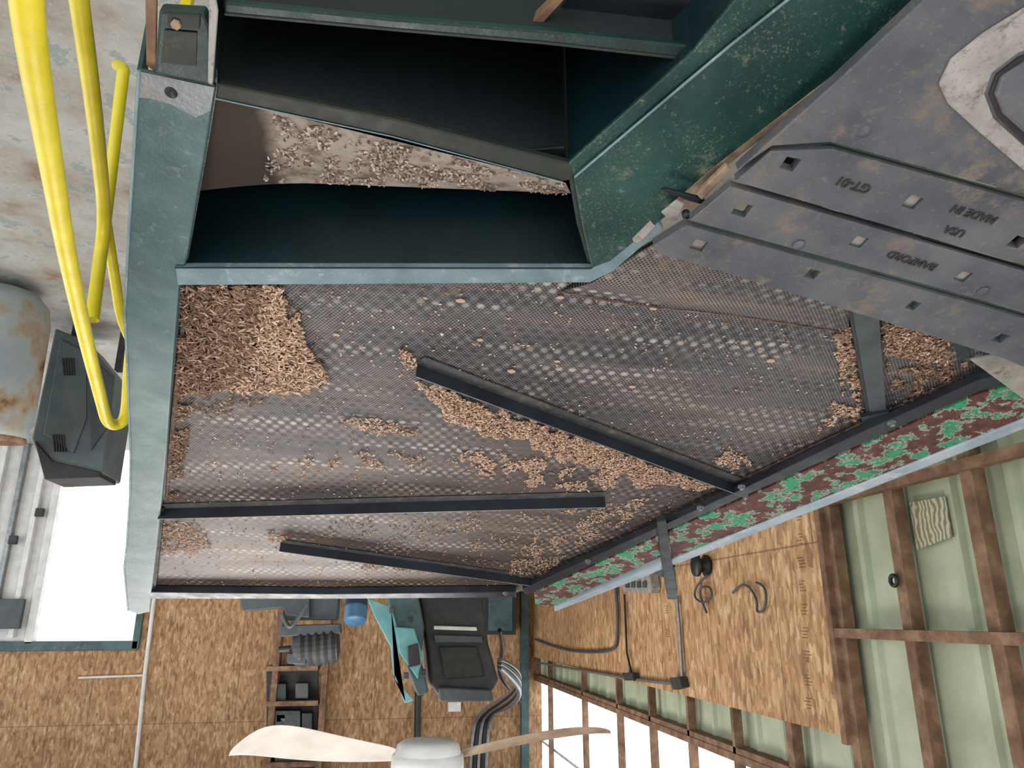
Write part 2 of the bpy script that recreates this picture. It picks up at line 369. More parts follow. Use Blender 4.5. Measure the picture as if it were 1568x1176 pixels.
v0=[D(330,40)+DOWN*.5,D(1100,90)+DOWN*.5,D(905,411)+DOWN*.5,D(284,409)+DOWN*.5]
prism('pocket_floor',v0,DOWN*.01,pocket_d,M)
slab('pocket_tab',[(805,230),(865,225),(868,250),(808,236)],-0.03,0.01,pocket_d,M)
# dust covered baffle
cols=60; rows=14; v=[];f=[]
def bafp(t,s):
    x0=328+(866-328)*t; y0=148+(280-148)*t
    x1=306+(874-306)*t
    y1=(292-18*math.sin(min(1,t*3.0)*math.pi*0.5)+22*t)
    lump=0.014*max(0,mn.noise(Vector((t*14,s*3,1))))*(1 if .03<s<.97 else 0)*(1 if t>.12 else 0.1)
    hh=-0.03-0.13*s+0.02*math.sin(s*math.pi)+lump
    return D(x0+(x1-x0)*s,y0+(y1-y0)*s,hh)
for i in range(cols+1):
    for j in range(rows+1): v.append(bafp(i/cols,j/rows))
for i in range(cols):
    for j in range(rows): f.append([i*(rows+1)+j,i*(rows+1)+j+1,(i+1)*(rows+1)+j+1,(i+1)*(rows+1)+j])
m,nt,b=new('dust_caked_baffle')
nn_=noise(nt,13,10,rough=0.75)
colr=ramp(nt,nn_,[(0.30,(84,68,58)),(0.42,(136,120,108)),(0.5,(168,156,144)),(0.7,(188,178,168))])
tc=N(nt,'ShaderNodeTexCoord'); sp=N(nt,'ShaderNodeSeparateXYZ'); nt.links.new(tc.outputs['Object'],sp.inputs[0])
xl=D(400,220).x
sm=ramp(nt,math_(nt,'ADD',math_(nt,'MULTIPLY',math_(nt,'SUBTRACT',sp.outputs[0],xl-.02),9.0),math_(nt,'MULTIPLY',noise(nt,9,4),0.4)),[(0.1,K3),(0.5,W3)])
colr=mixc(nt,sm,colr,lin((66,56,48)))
nt.links.new(colr,b.inputs['Base Color']); b.inputs['Roughness'].default_value=0.95; bump(nt,b,nn_,0.8,0.02)
mk('baffle_sheet',v,f,m,M,True)
# big green side channel
slab('green_channel_face',[(1206,0),(1262,-60),(1480,-60),(1415,0),(1285,122),(1102,262),(1012,338),(935,400),(906,411),(890,340),(878,270)],0.008,0.015,teal_beam,M,0.003)
rg=[(1262,-60),(1206,0),(1120,68),(1040,135),(960,203),(880,271)]
tube('channel_ridge',[D(x,y,.009) for x,y in rg],0.003,teal_hi,M,False)
slab('green_channel_lip',[(1150,-30),(1240,-50),(1206,0),(1040,135),(878,270),(870,250),(1060,80)],0.0,0.012,teal_beam,M,0.003)
wall_strip('channel_web',[(1150,-30),(1060,80),(872,252)],-0.01,0.5,pocket)
slab('channel_dust_edge',[(1415,0),(1285,122),(1102,262),(1020,330),(1014,326),(1095,256),(1278,115),(1402,0)],0.012,0.004,dustm,M,0.0)
# corner bracket
slab('corner_bracket',[(243,16),(312,20),(322,45),(328,131),(236,112)],0.03,0.03,teal_dk,M,0.006)
slab('bracket_recess',[(252,46),(302,50),(300,102),(246,96)],0.034,0.003,olive,M,0.001)
slab('bracket_edge',[(256,20),(306,24),(305,46),(256,42)],0.04,0.008,olive,M,0.002)
lathe('bracket_bolt',D(270,36,.04),n0,[(0.009,0),(0.009,0.008)],dustm,M,6,False)
slab('bracket_white_strip',[(320,-10),(328,-10),(333,20),(325,131),(318,128)],0.036,0.01,castdust,M,0.002)
slab('bracket_rust_stub',[(222,-10),(240,-10),(238,112),(224,100)],-0.02,0.01,wood,M,0.002)
# deck mesh
HM=-0.045
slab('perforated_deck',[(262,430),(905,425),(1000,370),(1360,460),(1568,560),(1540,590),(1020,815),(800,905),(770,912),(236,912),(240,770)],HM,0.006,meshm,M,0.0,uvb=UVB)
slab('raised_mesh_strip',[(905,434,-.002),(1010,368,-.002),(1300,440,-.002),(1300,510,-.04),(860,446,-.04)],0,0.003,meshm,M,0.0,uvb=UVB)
tube('raised_mesh_edge',[D(860,447,-.038),D(960,466,-.038),D(1130,484,-.038),D(1300,510,-.038)],0.003,dustdk,M,False)
slab('deck_lip_side',[(272,437),(280,437),(260,640),(252,765),(247,765),(256,640)],-0.02,0.03,blk,M,0.002)
slab('deck_lip_side_far',[(246,780),(251,780),(238,905),(231,905)],-0.02,0.03,olive,M,0.002)
slab('deck_far_lip',[(229,907),(500,910),(790,907),(790,915),(500,917),(229,917)],0.0,0.04,blk,M,0.003)
slab('deck_far_dust',[(245,901),(500,905),(780,901),(780,907),(500,910),(245,907)],-0.035,0.01,dustm,M,0.002)
slab('deck_side_dust',[(284,437),(290,437),(269,640),(256,766),(251,766),(262,640)],-0.035,0.006,dustdk,M,0.002)
# peeling rail on the far left side
slab('peeling_rail_near',[(1628,552),(1568,586),(1500,604),(1022,816),(1030,855),(1568,641),(1628,614)],0.012,0.02,peel,M,0.003)
slab('peeling_rail_far',[(1008,822),(818,908),(820,925),(842,930),(1012,853)],0.012,0.02,peel,M,0.003)
slab('rail_trim_black',[(1500,582),(1300,671),(1135,750),(1020,802),(800,903),(806,911),(1022,812),(1500,599),(1568,582),(1568,566)],0.014,0.03,blk,M,0.002)
slab('rail_white_edge',[(1640,612),(1568,643),(1030,857),(850,931),(850,936),(1032,865),(1568,656),(1640,626)],0.02,0.04,pale_edge,M,0.003)
slab('rail_dust_line',[(1480,585),(1150,735),(1145,730),(1470,578)],HM+.006,0.004,dustdk,M,0.0)
wall_strip('far_rail_skirt',[(1640,626),(1568,656),(1032,865),(850,936)],-0.02,0.08,pale_edge)
slab('clamp_bracket',[(1006,800),(1020,797),(1028,858),(1038,905),(1036,918),(1022,918),(1012,858)],0.03,0.03,blk,M,0.003)
slab('clamp_foot',[(1000,872),(1034,868),(1036,892),(1004,880)],0.0,0.03,blk,M,0.003)
for (x,y) in ((1365,646),(1072,776),(900,858),(1135,744),(774,907)):
    lathe('rail_bolt',D(x,y,.014),n0,[(0.016,0),(0.016,0.006),(0.010,0.007),(0.010,0.016)],galv,M,6,False)
def angle(name,a,b_,w=0.03,hh=0.042,base=HM+.004):
    A=D(*a,base);B=D(*b_,base); d=(B-A).normalized(); s=n0.cross(d)
    if s.dot(C-A)<0: s=-s
    t=0.005
    prism(name+'_web',[A,A+s*t,A+s*t+n0*hh,A+n0*hh],B-A,blk,M,0.0008)
    prism(name+'_flange',[A+s*t,A+s*w,A+s*w+n0*t,A+s*t+n0*t],B-A,flg,M,0.0008)
    tube(name+'_bright_edge',[A+s*t+n0*hh,B+s*t+n0*hh],.0015,galv,M,False)
angle('angle_bar_diagonal',(638,557),(1133,743),0.05,0.055)
angle('angle_bar_cross',(247,778),(926,760),0.045,0.055)
angle('angle_bar_far',(430,830),(828,886),0.035,0.05)
slab('deck_end_bracket',[(1300,468,.02),(1345,462,.02),(1358,636,-.03),(1330,640,-.03)],0,0.006,greyc,M,0.002)
slab('deck_end_bracket_edge',[(1298,468,.022),(1304,468,.022),(1333,640,-.028),(1328,640,-.028)],0,0.012,blk,M,0.002)
slab('deck_end_bracket_foot',[(1318,640),(1362,632),(1366,642),(1322,652)],-.01,0.02,blk,M,0.002)
slab('deck_corner_plate',[(1486,552),(1540,542),(1640,600),(1640,630),(1568,612)],0.03,0.01,castdust,M,0.003)
slab('dusty_corner_post',[(1455,520),(1482,530),(1490,548),(1470,552)],0.02,0.03,teal_dk,M,0.003)
for k,(x,y) in enumerate(((300,440),(250,890),(780,890),(1400,560))):
    p=D(x,y,-.1); box('leg_%d'%k,(p.x-.05,p.y-.05,0),(p.x+.05,p.y+.05,p.z),teal_dk,M,0.005)
# ---------------------------------------------------------------- cast slat plates
K=root('cast_iron_slat_plate')
def cut(o,holes):
    cs=[]
    for (x,y,s) in holes:
        a=Q(x,y,0); e1=(Q(x+30,y+9,0)-a).normalized(); e2=nq.cross(e1).normalized()
        pts=[a+e1*s*i+e2*s*j for i,j in ((-1,-1),(1,-1),(1,1),(-1,1))]
        cs.append(prism('cutter',[p+nq*.1 for p in pts],-nq*.3,castiron))
    for md in list(o.modifiers): o.modifiers.remove(md)
    for c in cs:
        md=o.modifiers.new('b','BOOLEAN'); md.operation='DIFFERENCE'; md.object=c; md.solver='EXACT'
    dg=bpy.context.evaluated_depsgraph_get(); me=bpy.data.meshes.new_from_object(o.evaluated_get(dg))
    o.modifiers.clear(); o.data=me
    for c in cs: bpy.data.objects.remove(c)
    b=o.modifiers.new('bevel','BEVEL'); b.width=0.002; b.segments=2; b.limit_method='ANGLE'
hs=0.0165
s1=slab('slat_a',[(1000,376),(1050,345),(1500,468),(1700,526),(1700,604),(1568,562),(1535,548),(1060,402),(1012,390)],0,0.025,castiron,K,fn=Q)
cut(s1,[(1070,376,hs),(1244,420,hs*.9),(1398,468,hs*.9),(1532,518,hs)])
s2=slab('slat_b',[(1056,338),(1118,286),(1700,454),(1700,517),(1502,459)],0,0.025,castiron,K,fn=Q)
cut(s2,[(1136,322,hs*1.1),(1315,371,hs),(1475,424,hs)])
s3=slab('slat_c',[(1126,278),(1180,231),(1275,228),(1700,345),(1700,444)],0,0.025,castiron,K,fn=Q)
cut(s3,[(1210,251,hs),(1397,310,hs),(1558,371,hs)])
for (x,y) in ((1070,376),(1315,371),(1475,424),(1397,310)):
    a=Q(x,y,-.010); e1=(Q(x+30,y+9,-.010)-a).normalized(); e2=nq.cross(e1).normalized()
    prism('lit_hole_backing',[a+e1*.017*i+e2*.017*j for i,j in ((-1,-1),(1,-1),(1,1),(-1,1))],-nq*.01,castdust,K)  # pale squares stand in for lit mesh seen through the holes
slab('plate_body',[(1128,262),(1285,122),(1415,0),(1470,-60),(1700,-60),(1700,334),(1272,218),(1182,224)],0.004,0.03,castiron,K,fn=Q)
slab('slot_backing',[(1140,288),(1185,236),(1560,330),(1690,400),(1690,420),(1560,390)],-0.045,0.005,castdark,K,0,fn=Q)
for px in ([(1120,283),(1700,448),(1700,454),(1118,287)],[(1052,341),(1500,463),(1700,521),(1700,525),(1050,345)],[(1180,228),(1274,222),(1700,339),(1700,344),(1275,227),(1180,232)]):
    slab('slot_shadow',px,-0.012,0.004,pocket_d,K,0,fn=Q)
slab('worn_ring',[(1640,-10),(1568,14),(1506,52),(1456,92),(1438,130),(1452,160),(1500,204),(1568,262),(1640,310),(1640,262),(1568,224),(1522,182),(1508,145),(1520,112),(1560,82),(1640,54)],0.010,0.008,castdust,K,0.004,fn=Q)
slab('ring_groove',[(1640,60),(1560,88),(1526,114),(1514,145),(1528,180),(1568,218),(1640,258)],0.007,0.008,castdark,K,0.0,fn=Q)
slab('ring_core',[(1640,72),(1568,98),(1533,120),(1524,146),(1536,176),(1572,208),(1640,248)],0.014,0.02,castiron,K,0.006,fn=Q)
for (x,y) in ((1223,374),(1323,200),(1505,445)):
    lathe('plate_bolt',Q(x,y,.0),nq,[(0.014,0),(0.014,0.005),(0.008,0.006),(0.008,0.010)],castiron,K,16)
def text(s,x,y,size):
    cu=bpy.data.curves.new('t','FONT'); cu.body=s; cu.size=size; cu.extrude=0.0022; cu.align_x='CENTER'; cu.align_y='CENTER'; cu.offset=.0004
    cu.materials.append(castdark)
    o=bpy.data.objects.new('cast_lettering',cu); sc.collection.objects.link(o)
    a=Q(x,y,.001); ex=-(Q(x+30,y+9,.001)-a).normalized(); ey=nq.cross(ex).normalized()
    mw=Matrix((( ex.x,ey.x,nq.x,a.x),(ex.y,ey.y,nq.y,a.y),(ex.z,ey.z,nq.z,a.z),(0,0,0,1)))
    dg=bpy.context.evaluated_depsgraph_get(); me=bpy.data.meshes.new_from_object(o.evaluated_get(dg)); me.transform(mw)
    bpy.data.objects.remove(o); ob=bpy.data.objects.new('cast_lettering',me); sc.collection.objects.link(ob); ob.parent=K
text('GT-01',1307,283,.032); text('MADE IN',1492,328,.03); text('USA',1462,354,.03); text('BAMFORD',1397,399,.030)
J=root('hinge_bracket')
slab('hinge_arm',[(1012,292),(1020,290),(1080,306),(1076,314),(1055,308)],0.05,0.01,blk,J,0.002)
slab('hinge_plate',[(1012,326),(1036,306),(1048,312),(1040,332),(1024,336)],0.045,0.006,castdust,J,0.003)
slab('peeled_paint_patch',[(968,366),(996,338),(1003,346),(985,366),(972,374)],0.010,0.003,castdust,J,0.0)
slab('hinge_dust',[(1066,298),(1112,254),(1120,260),(1075,308)],0.05,0.015,dustm,J,0.003)
lathe('hinge_pin',D(1050,325,.04),n0,[(0.010,0),(0.010,.012),(0.006,.02)],blk,J,16)
# ---------------------------------------------------------------- grains
store={'a':([],[]),'b':([],[]),'c':([],[])}
def grain(gv,gf,p,L,r,ang,tilt):
    d=(ax_u*math.cos(ang)+ax_v*math.sin(ang)+n0*tilt).normalized(); s=n0.cross(d).normalized(); t=d.cross(s)
    b0=len(gv)
    gv.append(p-d*L)
    for e in (-.45,.5):
        for k in range(4):
            a=k*math.pi/2+.4; gv.append(p+d*L*e+(s*math.cos(a)*r*1.4+t*math.sin(a)*r*.8))
    gv.append(p+d*L)
    for k in range(4):
        k2=(k+1)%4
        gf.append((b0,b0+1+k2,b0+1+k)); gf.append((b0+1+k,b0+1+k2,b0+5+k2,b0+5+k)); gf.append((b0+9,b0+5+k,b0+5+k2))
def inside(x,y,P):
    c=False; j=len(P)-1
    for i in range(len(P)):
        if (P[i][1]>y)!=(P[j][1]>y) and x<(P[j][0]-P[i][0])*(y-P[i][1])/(P[j][1]-P[i][1])+P[i][0]: c=not c
        j=i
    return c
def fill(P,n,pile=0.012,L=(.005,.009),clump=None,key='a',edge=0.0,rr=(.0014,.0025)):
    gv,gf=store[key]
    xs=[p[0] for p in P]; ys=[p[1] for p in P]; c=0; tries=0
    while c<n and tries<n*40:
        tries+=1
        x=random.uniform(min(xs),max(xs)); y=random.uniform(min(ys),max(ys))
        if edge:
            jx=x+edge*mn.noise(Vector((x*.06,y*.06,5))); jy=y+edge*mn.noise(Vector((x*.06,y*.06,9)))
            if not inside(jx,jy,P): continue
        elif not inside(x,y,P): continue
        if clump is not None and mn.noise(Vector((x*.035,y*.05,3)))+0.5*mn.noise(Vector((x*.1,y*.14,8)))<clump: continue
        if random.random()>(dd(y)/4.3)**1.2: continue
        p=D(x,y,HM+.003+random.uniform(0,pile))
        grain(gv,gf,p,random.uniform(*L),random.uniform(*rr),random.uniform(0,6.3),random.uniform(-.35,.35)); c+=1
deckP=[(290,440),(900,440),(1300,470),(1490,580),(1020,800),(800,898),(245,900),(255,760)]
fill([(360,440),(427,437),(440,470),(458,505),(470,535),(508,590),(460,602),(390,605),(330,598),(330,520)],4200,.02,(.007,.013),None,'a',14)
fill([(283,440),(400,437),(390,500),(380,560),(330,605),(272,604)],3200,.028,(.009,.018),None,'b',20)
fill([(285,440),(430,437),(470,505),(508,590),(330,640),(268,650)],900,.01,(.006,.011),0.0,'b')
fill([(610,535),(632,542),(640,562),(620,565)],90)
fill([(632,585),(665,592),(760,630),(880,665),(960,695),(1040,725),(1110,745),(1060,752),(960,730),(850,700),(800,682),(740,665),(680,642),(660,610)],6500,.016,(.005,.009),None,'a',16)
fill([(510,640),(560,640),(640,655),(640,668),(560,662)],260,.006,(.005,.009),None,'a',10)
fill([(700,685),(800,700),(950,725),(1000,745),(930,756),(820,745),(710,720)],1700,.006,(.004,.008),-.02,'a',10)
fill([(1275,505),(1308,500),(1320,640),(1290,640),(1250,665),(1290,600)],800,.008,(.005,.009),-.1,'a',10)
fill([(1350,485),(1460,515),(1450,560),(1355,540)],1700,.015,(.006,.010),None,'b',6)
fill([(1350,485),(1460,515),(1450,560),(1355,540)],900,.018,(.006,.010),None,'a',6)
fill([(1355,545),(1480,555),(1480,580),(1370,625)],600,.006,(.005,.01),0.05,'b')
fill([(248,800),(295,800),(325,838),(300,850),(246,850)],700,.01,(.005,.009),None,'a',12)
fill([(410,815),(440,822),(430,835),(412,830)],90)
fill([(530,862),(700,870),(780,892),(700,880),(540,872)],600,.005,(.004,.008),-.1)
fill([(840,785),(1000,760),(960,800),(860,850),(780,870),(800,840)],1000,.006,(.004,.008),0.0)
fill([(780,860),(870,850),(820,895),(780,895)],500,.008)
fill([(1095,692),(1140,690),(1150,715),(1110,718)],220,.008,(.005,.009),None,'a',14)
fill([(270,600),(300,590),(275,760),(252,765)],700,.01,(.006,.011),0,'b')
fill([(410,720),(520,690),(700,700),(700,712),(420,730)],260,.004,(.004,.008),.05)
fill(deckP,1300,.003,(.003,.007),0.05)
fill(deckP,600,.003,(.003,.007))
fill([(500,790),(900,782),(840,850),(760,870),(480,820)],600,.004,(.004,.008),.0)
k=0
while k<2000:
    t=random.uniform(.17,.99); s_=random.uniform(.05,.97)
    if mn.noise(Vector((t*9,s_*2.5,4)))+.5*mn.noise(Vector((t*30,s_*7,2)))<.02: 
        if random.random()<.97: k+=.2; continue
    p=bafp(t,s_)+n0*random.uniform(0,.008)
    grain(*store['c'],p,random.uniform(.003,.008),random.uniform(.0013,.003),random.uniform(0,6.3),random.uniform(-.5,.5)); k+=1
G=root('wood_shaving_pile')
mk('tan_grains',*store['a'],grainm,G); mk('brown_slivers',*store['b'],grainb,G); mk('baffle_sawdust',*store['c'],graing,M)
for (x,y,s) in ((705,460,.010),(1088,424,.015),(1180,552,.010),(858,455,.008),(968,592,.008),(1000,472,.008),(783,568,.010),(735,520,.007),(515,512,.007),(1282,482,.010),(1290,515,.022),(853,553,.007)):
    p=D(x,y,-.02 if (x,y)==(1088,424) else HM+.006); a=random.uniform(0,3)
    pts=[p+(ax_u*math.cos(a+t)*s*1.5+ax_v*math.sin(a+t)*s*k_) for t,k_ in ((0,.8),(1.1,1),(2.2,.7),(3.3,.9),(4.4,1),(5.4,.6))]
    prism('flake',pts,n0*.003,dustm if s>.018 else grainm,G)
# ---------------------------------------------------------------- yellow handrail
Y=root('yellow_pipe_handrail')
tube('top_rail',[at(20,-260,.75),at(36,-60,.92),at(44,50,1.02),at(75,230,1.35),at(100,380,1.75),at(130,515,2.25),at(157,620,2.7),at(164,648,2.85),at(180,652,2.9),at(194,640,2.9),at(197,560,2.9),at(205,500,2.9)],0.021,yellow,Y)
tube('mid_rail',[at(100,-160,1.3),at(118,-20,1.5),at(138,120,1.75),at(152,240,2.05),at(161,335,2.35),at(152,405,2.38),at(141,490,2.3)],0.020,yellow,Y)
tube('stay_a',[at(161,340,2.36),at(172,250,2.36),at(188,115,2.3),at(190,103,2.3),at(180,100,2.4)],0.018,yellow,Y)
tube('stay_b',[at(162,340,2.36),at(176,425,2.5),at(186,495,2.65),at(200,520,2.7)],0.017,yellow,Y)
e=at(20,-260,.75); box('end_post',(e.x-.024,e.y-.024,0),(e.x+.024,e.y+.024,e.z),yellow,Y,.005)
e=at(205,500,2.9); box('far_post',(e.x-.024,e.y-.024,0),(e.x+.024,e.y+.024,e.z),yellow,Y,.005)
e=at(100,-160,1.3); box('mid_post',(e.x-.02,e.y-.02,0),(e.x+.02,e.y+.02,e.z),yellow,Y,.005)
# ---------------------------------------------------------------- tank and cabinet
b0=FL(8,436); dpt=(b0-C).dot(R@Vector((0,0,-1)))
T=root('propane_tank'); rad=68/F*dpt
topz=at(-14,665,dpt)
ax=(topz-b0); hgt=ax.length
ax=Vector((ax.x*.3,ax.y*.3,ax.z))
lathe('tank_shell',b0+Vector((0,0,.02)),ax,[(.3*rad,0),(.7*rad,.06),(.93*rad,.18),(rad,.35),(rad,hgt*.55),(rad,hgt*.9),(rad*.93,hgt*.93),(rad*.92,hgt)],rustw,T,40)
lathe('tank_rim',b0+ax.normalized()*hgt*.99,ax,[(rad*.9,0),(rad*.9,.08),(rad*.78,.08),(rad*.78,.02)],wood,T,40)
lathe('tank_valve',b0+ax.normalized()*hgt*1.0,ax,[(.08,0),(.08,.12),(.05,.14),(.05,.2)],galv,T,20)
CB=root('louvered_control_cabinet')
Yc=b0.y+.9
prism('cabinet_body',[FW(x,y,Yc) for x,y in ((84,502),(130,520),(176,576),(170,640),(156,726),(72,732),(48,672))],Vector((0,.6,0)),cabm,CB,.02)
prism('cabinet_hood',[FW(x,y,Yc-.05) for x,y in ((52,674),(80,706),(153,722),(153,731),(68,734))],Vector((0,.5,0)),dark,CB,.01)
prism('cabinet_door',[FW(x,y,Yc-.03) for x,y in ((92,518),(132,540),(132,640),(112,694),(66,664))],Vector((0,.03,0)),cabm,CB,.01)
prism('cabinet_side',[FW(x,y,Yc-.03) for x,y in ((138,545),(174,578),(166,650),(138,690))],Vector((0,.03,0)),greyc,CB,.01)
for gx,gy in ((103,548),(88,665)):
    for k in range(5):
        prism('louver',[FW(x,y,Yc-.05) for x,y in ((gx-8+k*4,gy),(gx-6+k*4,gy),(gx-4+k*4,gy+26),(gx-6+k*4,gy+26))],Vector((0,.03,0)),dark,CB)
a=FW(120,600,Yc)
for sx in (.0,.5): box('cabinet_leg',(a.x-.35+sx,Yc+.1,0),(a.x-.28+sx,Yc+.2,a.z-.3),dark,CB)
# ---------------------------------------------------------------- background machinery
def bp(name,px,Yd,th,material,parent,bev=.01):
    return prism(name,[FW(x,y,Yd) for x,y in px],Vector((0,th,0)),material,parent,bev)
B1=root('seed_cleaner_machine')
bp('dark_hopper',[(640,900),(655,1000),(660,1050),(676,1070),(748,1070),(764,1042),(748,985),(738,900)],9.0,1.0,dark,B1,.03)
bp('hopper_top',[(672,1052),(752,1056),(756,1074),(674,1074)],8.9,1.1,greyc,B1,.02)
bp('hopper_light_strip',[(664,958),(730,960),(731,966),(664,964)],8.93,.05,white,B1)
bp('inner_panel',[(672,990),(730,990),(742,1036),(682,1040)],8.95,.03,olive,B1)
bp('hopper_rib',[(664,972),(738,974),(740,984),(666,984)],8.93,.05,greyc,B1)
bp('teal_chute',[(590,905),(640,905),(650,960),(645,1010),(657,1060),(640,1066),(620,1010),(606,960)],8.7,.7,teal,B1,.02)
bp('cyan_sheet',[(562,915),(600,930),(615,985),(606,1040),(634,1072),(620,1077),(602,1030),(598,990),(574,945)],8.6,.05,cyan,B1)
bp('cyan_flap',[(605,960),(634,962),(648,1005),(640,1040),(612,1000)],8.55,.05,cyan,B1)
bp('feed_gate',[(624,990),(640,985),(644,1018),(626,1022)],8.5,.05,dark,B1)
for k,(x,y) in enumerate(((600,935),(628,950),(622,1035),(648,1030))): bp('knob_%d'%k,[(x-4,y-5),(x+4,y-5),(x+4,y+5),(x-4,y+5)],8.48,.08,dark if k%2 else greyc,B1)
p=FW(690,900,9.3); box('cleaner_stand',(p.x-.3,9.0,0),(p.x+.3,10,p.z),teal_dk,B1,.02)
B2=root('teal_cabinet'); bp('cabinet_box',[(742,900),(790,900),(790,972),(742,972)],14.4,.5,teal_dk,B2); bp('cabinet_panel',[(748,910),(785,910),(785,966),(748,966)],14.37,.04,teal,B2)
B2c=FW(742,900,14.6); box('cabinet_base',(B2c.x-.5,14.4,0),(B2c.x-.02,14.9,B2c.z+.1),teal_dk,B2)
B3=root('blue_barrel'); p=FW(545,938,12); lathe('barrel_shell',p+Vector((0,0,-.25)),(0,-.5,1),[(.15,0),(.17,.03),(.17,.2),(.18,.21),(.17,.22),(.17,.4),(.15,.43)],blue,B3)
box('barrel_stand',(p.x-.25,11.9,0),(p.x+.25,12.3,p.z-.25),wood,B3,.01)
B4=root('electric_motor_drive'); p=FW(480,985,11)
lathe('motor_body',p+Vector((-.35,0,0)),(1,0,.1),[(.1,0),(.24,.03)]+[(.24+(.03 if k%2 else 0),.05+k*.05) for k in range(10)]+[(.22,.6),(.1,.63),(.04,.64),(.04,.8)],dark,B4,24,False)
bp('motor_mount',[(428,958),(520,955),(522,970),(430,975)],10.8,.5,greyc,B4)
bp('drive_box',[(362,900),(474,900),(474,946),(440,942),(432,930),(372,936)],10.8,.5,greyc,B4)
bp('junction_box',[(440,1000),(468,1002),(468,1018),(440,1016)],10.8,.3,greyc,B4)
tube('drive_pipe',[FW(432,940,10.7),FW(440,965,10.7),FW(455,950,10.7),FW(470,925,10.7)],.03,greyc,B4)
box('motor_stand',(p.x-.3,10.9,0),(p.x+.4,11.4,p.z-.3),greyc,B4,.01)
B5=root('shelf_unit')
for x in (408,487): 
    a=FW(x,1176,14.5); b_=FW(x,1020,14.5); box('post',(a.x-.05,14.5,b_.z-4),(a.x+.05,14.9,6.2),wood,B5)
for y in (1024,1078,1136,1172):
    a=FW(408,y,14.5); b_=FW(487,y,14.5); box('shelf',(b_.x,14.48,a.z-.04),(a.x,14.95,a.z+.04),wood,B5)
bp('shelf_back',[(408,1020),(487,1020),(487,1176),(408,1176)],14.92,.03,dark,B5)
for k,(x,y,w_,h_,mt) in enumerate(((425,1060,26,26,teal_dk),(462,1058,20,24,greyc),(440,1105,40,34,teal_dk),(430,1100,14,12,peel),(470,1110,16,36,dark),(445,1158,50,20,teal_dk))):
    bp('shelf_item_%d'%k,[(x-w_/2,y-h_/2),(x+w_/2,y-h_/2),(x+w_/2,y+h_/2),(x-w_/2,y+h_/2)],14.6,.25,mt,B5)
B6=root('white_electrical_conduit')
tube('riser',[FW(238,900,14.95),FW(222,1030,14.95),FW(206,1190,14.95)],.035,white,B6,False)
tube('branch',[FW(120,1038,14.95),FW(223,1034,14.95)],.02,white,B6,False)
B7=root('power_cable_bundle')
for k in range(5):
    o=k*6
    tube('cable',[FW(765,1010+o*.5,10.1+.03*k),FW(790,1020+o,11),FW(798,1042+o,12),FW(778,1066+o*.8,13.5),FW(735+o*.8,1090,14.7),FW(722+o,1120,14.9),FW(720+o,1190,14.9)],.035,rubber if k%2 else galv,B7)
tube('cable_b',[FW(765,965,10.1),FW(772,990,10.5),FW(760,1030,12),FW(785,1060,14),FW(796,1075,14.7)],.03,rubber,B7)
B8=root('teal_corner_post'); a=FW(806,930,14.9); box('post',(a.x-.02,14.8,0),(a.x+.12,14.97,H),teal,B8)
B9=root('black_vertical_pipe'); tube('pipe',[FW(640,1060,14.9),FW(638,1185,14.9)],.06,rubber,B9,False); bp('switch_box',[(686,1075),(706,1075),(706,1090),(686,1090)],14.9,.08,white,B9)
# left wall fittings
X1=-2.985
def lwp(name,px,th,material,parent): return prism(name,[LW(x,y,X1) for x,y in px],Vector((th,0,0)),material,parent,.005)
E1=root('electrical_panel_box'); lwp('panel_box',[(966,884),(1008,879),(1012,900),(1010,908),(966,906)],.10,castdust,E1)
for k in range(4): 
    lwp('breaker_%d'%k,[(972+k*9,890),(977+k*9,890),(977+k*9,900),(972+k*9,900)],.12,greyc,E1)
E2=root('electrical_conduit'); XC=-2.955
tube('conduit_a',[LW(1036,912,XC),LW(1040,960,XC),LW(1045,1045,XC)],.018,galv,E2,False)
tube('conduit_b',[LW(943,890,XC),LW(950,985,XC),LW(930,1000,XC),LW(860,996,XC),LW(820,979,XC)],.020,greyc,E2)
tube('conduit_c',[LW(956,910,XC),LW(960,1000,XC),LW(968,1035,XC)],.013,rubber,E2,False)
tube('conduit_d',[LW(820,1014,XC),LW(970,1040,XC),LW(1045,1048,XC)],.018,galv,E2,False)
lwp('junction_a',[(1036,1038),(1052,1036),(1056,1052),(1042,1056)],.08,dark,E2); lwp('junction_b',[(962,1030),(978,1030),(980,1042),(966,1042)],.08,dark,E2)
E3=root('extension_cord_reel'); p=LW(1084,866,-2.985); lathe('reel',p,(1,0,0),[(.09,0),(.1,.03),(.06,.05),(.06,.09),(.1,.1),(.1,.13)],rubber,E3,24)
tube('cord',[LW(1084,880,-2.95),LW(1066,895,-2.95),LW(1062,915,-2.95),LW(1078,925,-2.95),LW(1092,912,-2.95),LW(1086,896,-2.95),LW(1066,902,-2.95),LW(1082,938,-2.95)],.010,greyc,E3)
E4=root('hanging_hook_wire'); tube('hook',[LW(1122,908,-2.96),LW(1134,894,-2.96),LW(1148,898,-2.96),LW(1160,920,-2.96),LW(1158,938,-2.96),LW(1170,936,-2.96),LW(1174,915,-2.96),LW(1170,895,-2.96),LW(1158,892,-2.96)],.010,greyc,E4)
E5=root('steel_ring_fitting'); p=LW(1373,889,-3.025)
tube('ring',[p+Vector((.02,math.cos(t*math.pi/8)*.030,math.sin(t*math.pi/8)*.030)) for t in range(18)],.012,rubber,E5)
tube('ring_pin',[p+Vector((0,0,.02)),p+Vector((.02,0,.028))],.008,galv,E5,False)
E6=root('plywood_patch')
prism('board',[LW(x,y,-3.12) for x,y in ((1394,770),(1448,760),(1460,822),(1406,842))],Vector((.008,0,0)),ply,E6)
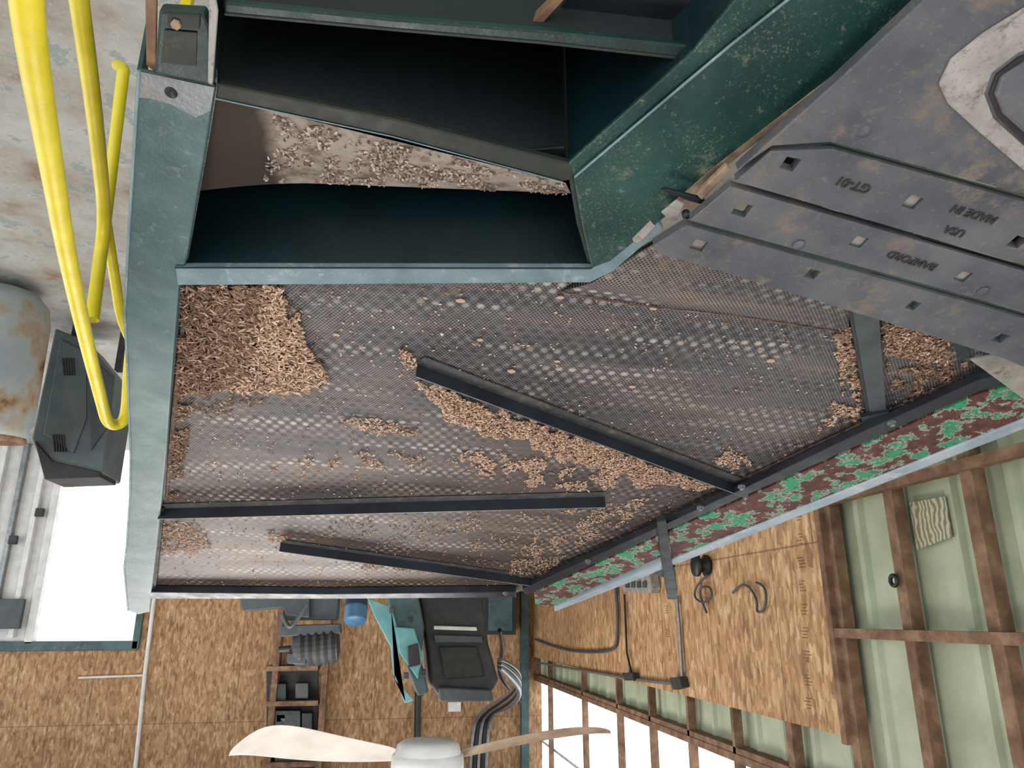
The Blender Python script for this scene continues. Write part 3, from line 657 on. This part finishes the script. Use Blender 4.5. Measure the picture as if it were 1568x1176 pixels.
# ---------------------------------------------------------------- ceiling fan
FN=root('ceiling_fan'); hc=at(655,1160,3.1)
lathe('fan_hub',hc+Vector((0,0,-.07)),(0,0,1),[(.05,-.0),(.11,.005),(.13,.02),(.138,.05),(.138,.055),(.15,.06),(.152,.12),(.13,.15),(.06,.17),(.03,.18)],white,FN,40)
tube('downrod',[hc,Vector((hc.x,hc.y,H))],.014,white,FN,False)
lathe('ceiling_canopy',Vector((hc.x,hc.y,H-.12)),(0,0,1),[(.04,0),(.09,.08),(.09,.12)],white,FN,24)
def blade(name,A,B,mt,mr):
    n=len(A); v=[];f=[]
    for a,b_ in zip(A,B):
        pa=at(*a); pb=at(*b_)
        for j in range(5):
            s=j/4; v.append(pa.lerp(pb,s)+Vector((0,0,.012*math.sin(s*math.pi))))
    for i in range(n-1):
        for j in range(4): f.append([i*5+j,i*5+j+1,(i+1)*5+j+1,(i+1)*5+j])
    o=mk(name,v,f,mt,FN,True); m_=o.modifiers.new('s','SOLIDIFY'); m_.thickness=.006
    sb=o.modifiers.new('ss','SUBSURF'); sb.levels=2; sb.render_levels=2
    for s in (.25,.42,.58,.75):
        pts=[at(*a).lerp(at(*b_),s)+Vector((0,0,.012*math.sin(s*math.pi)-.008)) for a,b_ in list(zip(A,B))[:-2]]
        tube(name+'_rib',pts,.0035,mr,FN,False)
A1=[(612,1146,3.05),(560,1136,2.99),(500,1122,2.92),(440,1108,2.84),(395,1112,2.78),(352,1150,2.73)]
B1_=[(612,1166,3.15),(560,1168,3.10),(500,1168,3.04),(430,1163,2.97),(385,1157,2.88),(347,1157,2.76)]
blade('blade_1',A1,B1_,fanw,fanb)
A2=[(700,1150,3.1),(760,1134,3.24),(820,1122,3.38),(880,1113,3.5),(920,1114,3.58),(936,1119,3.62)]
B2_=[(700,1162,3.2),(760,1149,3.34),(820,1136,3.48),(880,1126,3.62),(920,1122,3.68),(936,1121,3.66)]
blade('blade_2',A2,B2_,fanb,wood)
A3=[(690,1182,3.0),(740,1200,2.85),(800,1225,2.7),(860,1255,2.55),(900,1280,2.48),(915,1292,2.45)]
B3_=[(640,1190,3.0),(690,1215,2.85),(740,1245,2.7),(800,1285,2.55),(850,1305,2.48),(905,1300,2.44)]
blade('blade_3',A3,B3_,fanw,fanb)
# ---------------------------------------------------------------- light
w=bpy.data.worlds.new('world'); sc.world=w; w.use_nodes=True
bg=w.node_tree.nodes['Background']; bg.inputs[0].default_value=(.95,.97,1,1); bg.inputs[1].default_value=2.2
def area(name,loc,sx,sy,e,col=(1,.98,.95),rot=(0,0,0)):
    l=bpy.data.lights.new(name,'AREA'); l.shape='RECTANGLE'; l.size=sx; l.size_y=sy; l.energy=e; l.color=col
    o=bpy.data.objects.new(name,l); o.location=loc; o.rotation_euler=rot; sc.collection.objects.link(o)
area('ceiling_fill',(1.0,2.2,6.3),1.6,1.6,120)  # unseen fill lamp added below the ceiling to brighten the closed room
area('ceiling_fill.001',(1.5,9.5,6.3),4,3,360)  # second added fill lamp, towards the far wall
area('fill_lamp_under_machine',(-.1,1.0,1.35),.3,.3,14)  # added fill lamp that lifts the shadowed floor below the machine
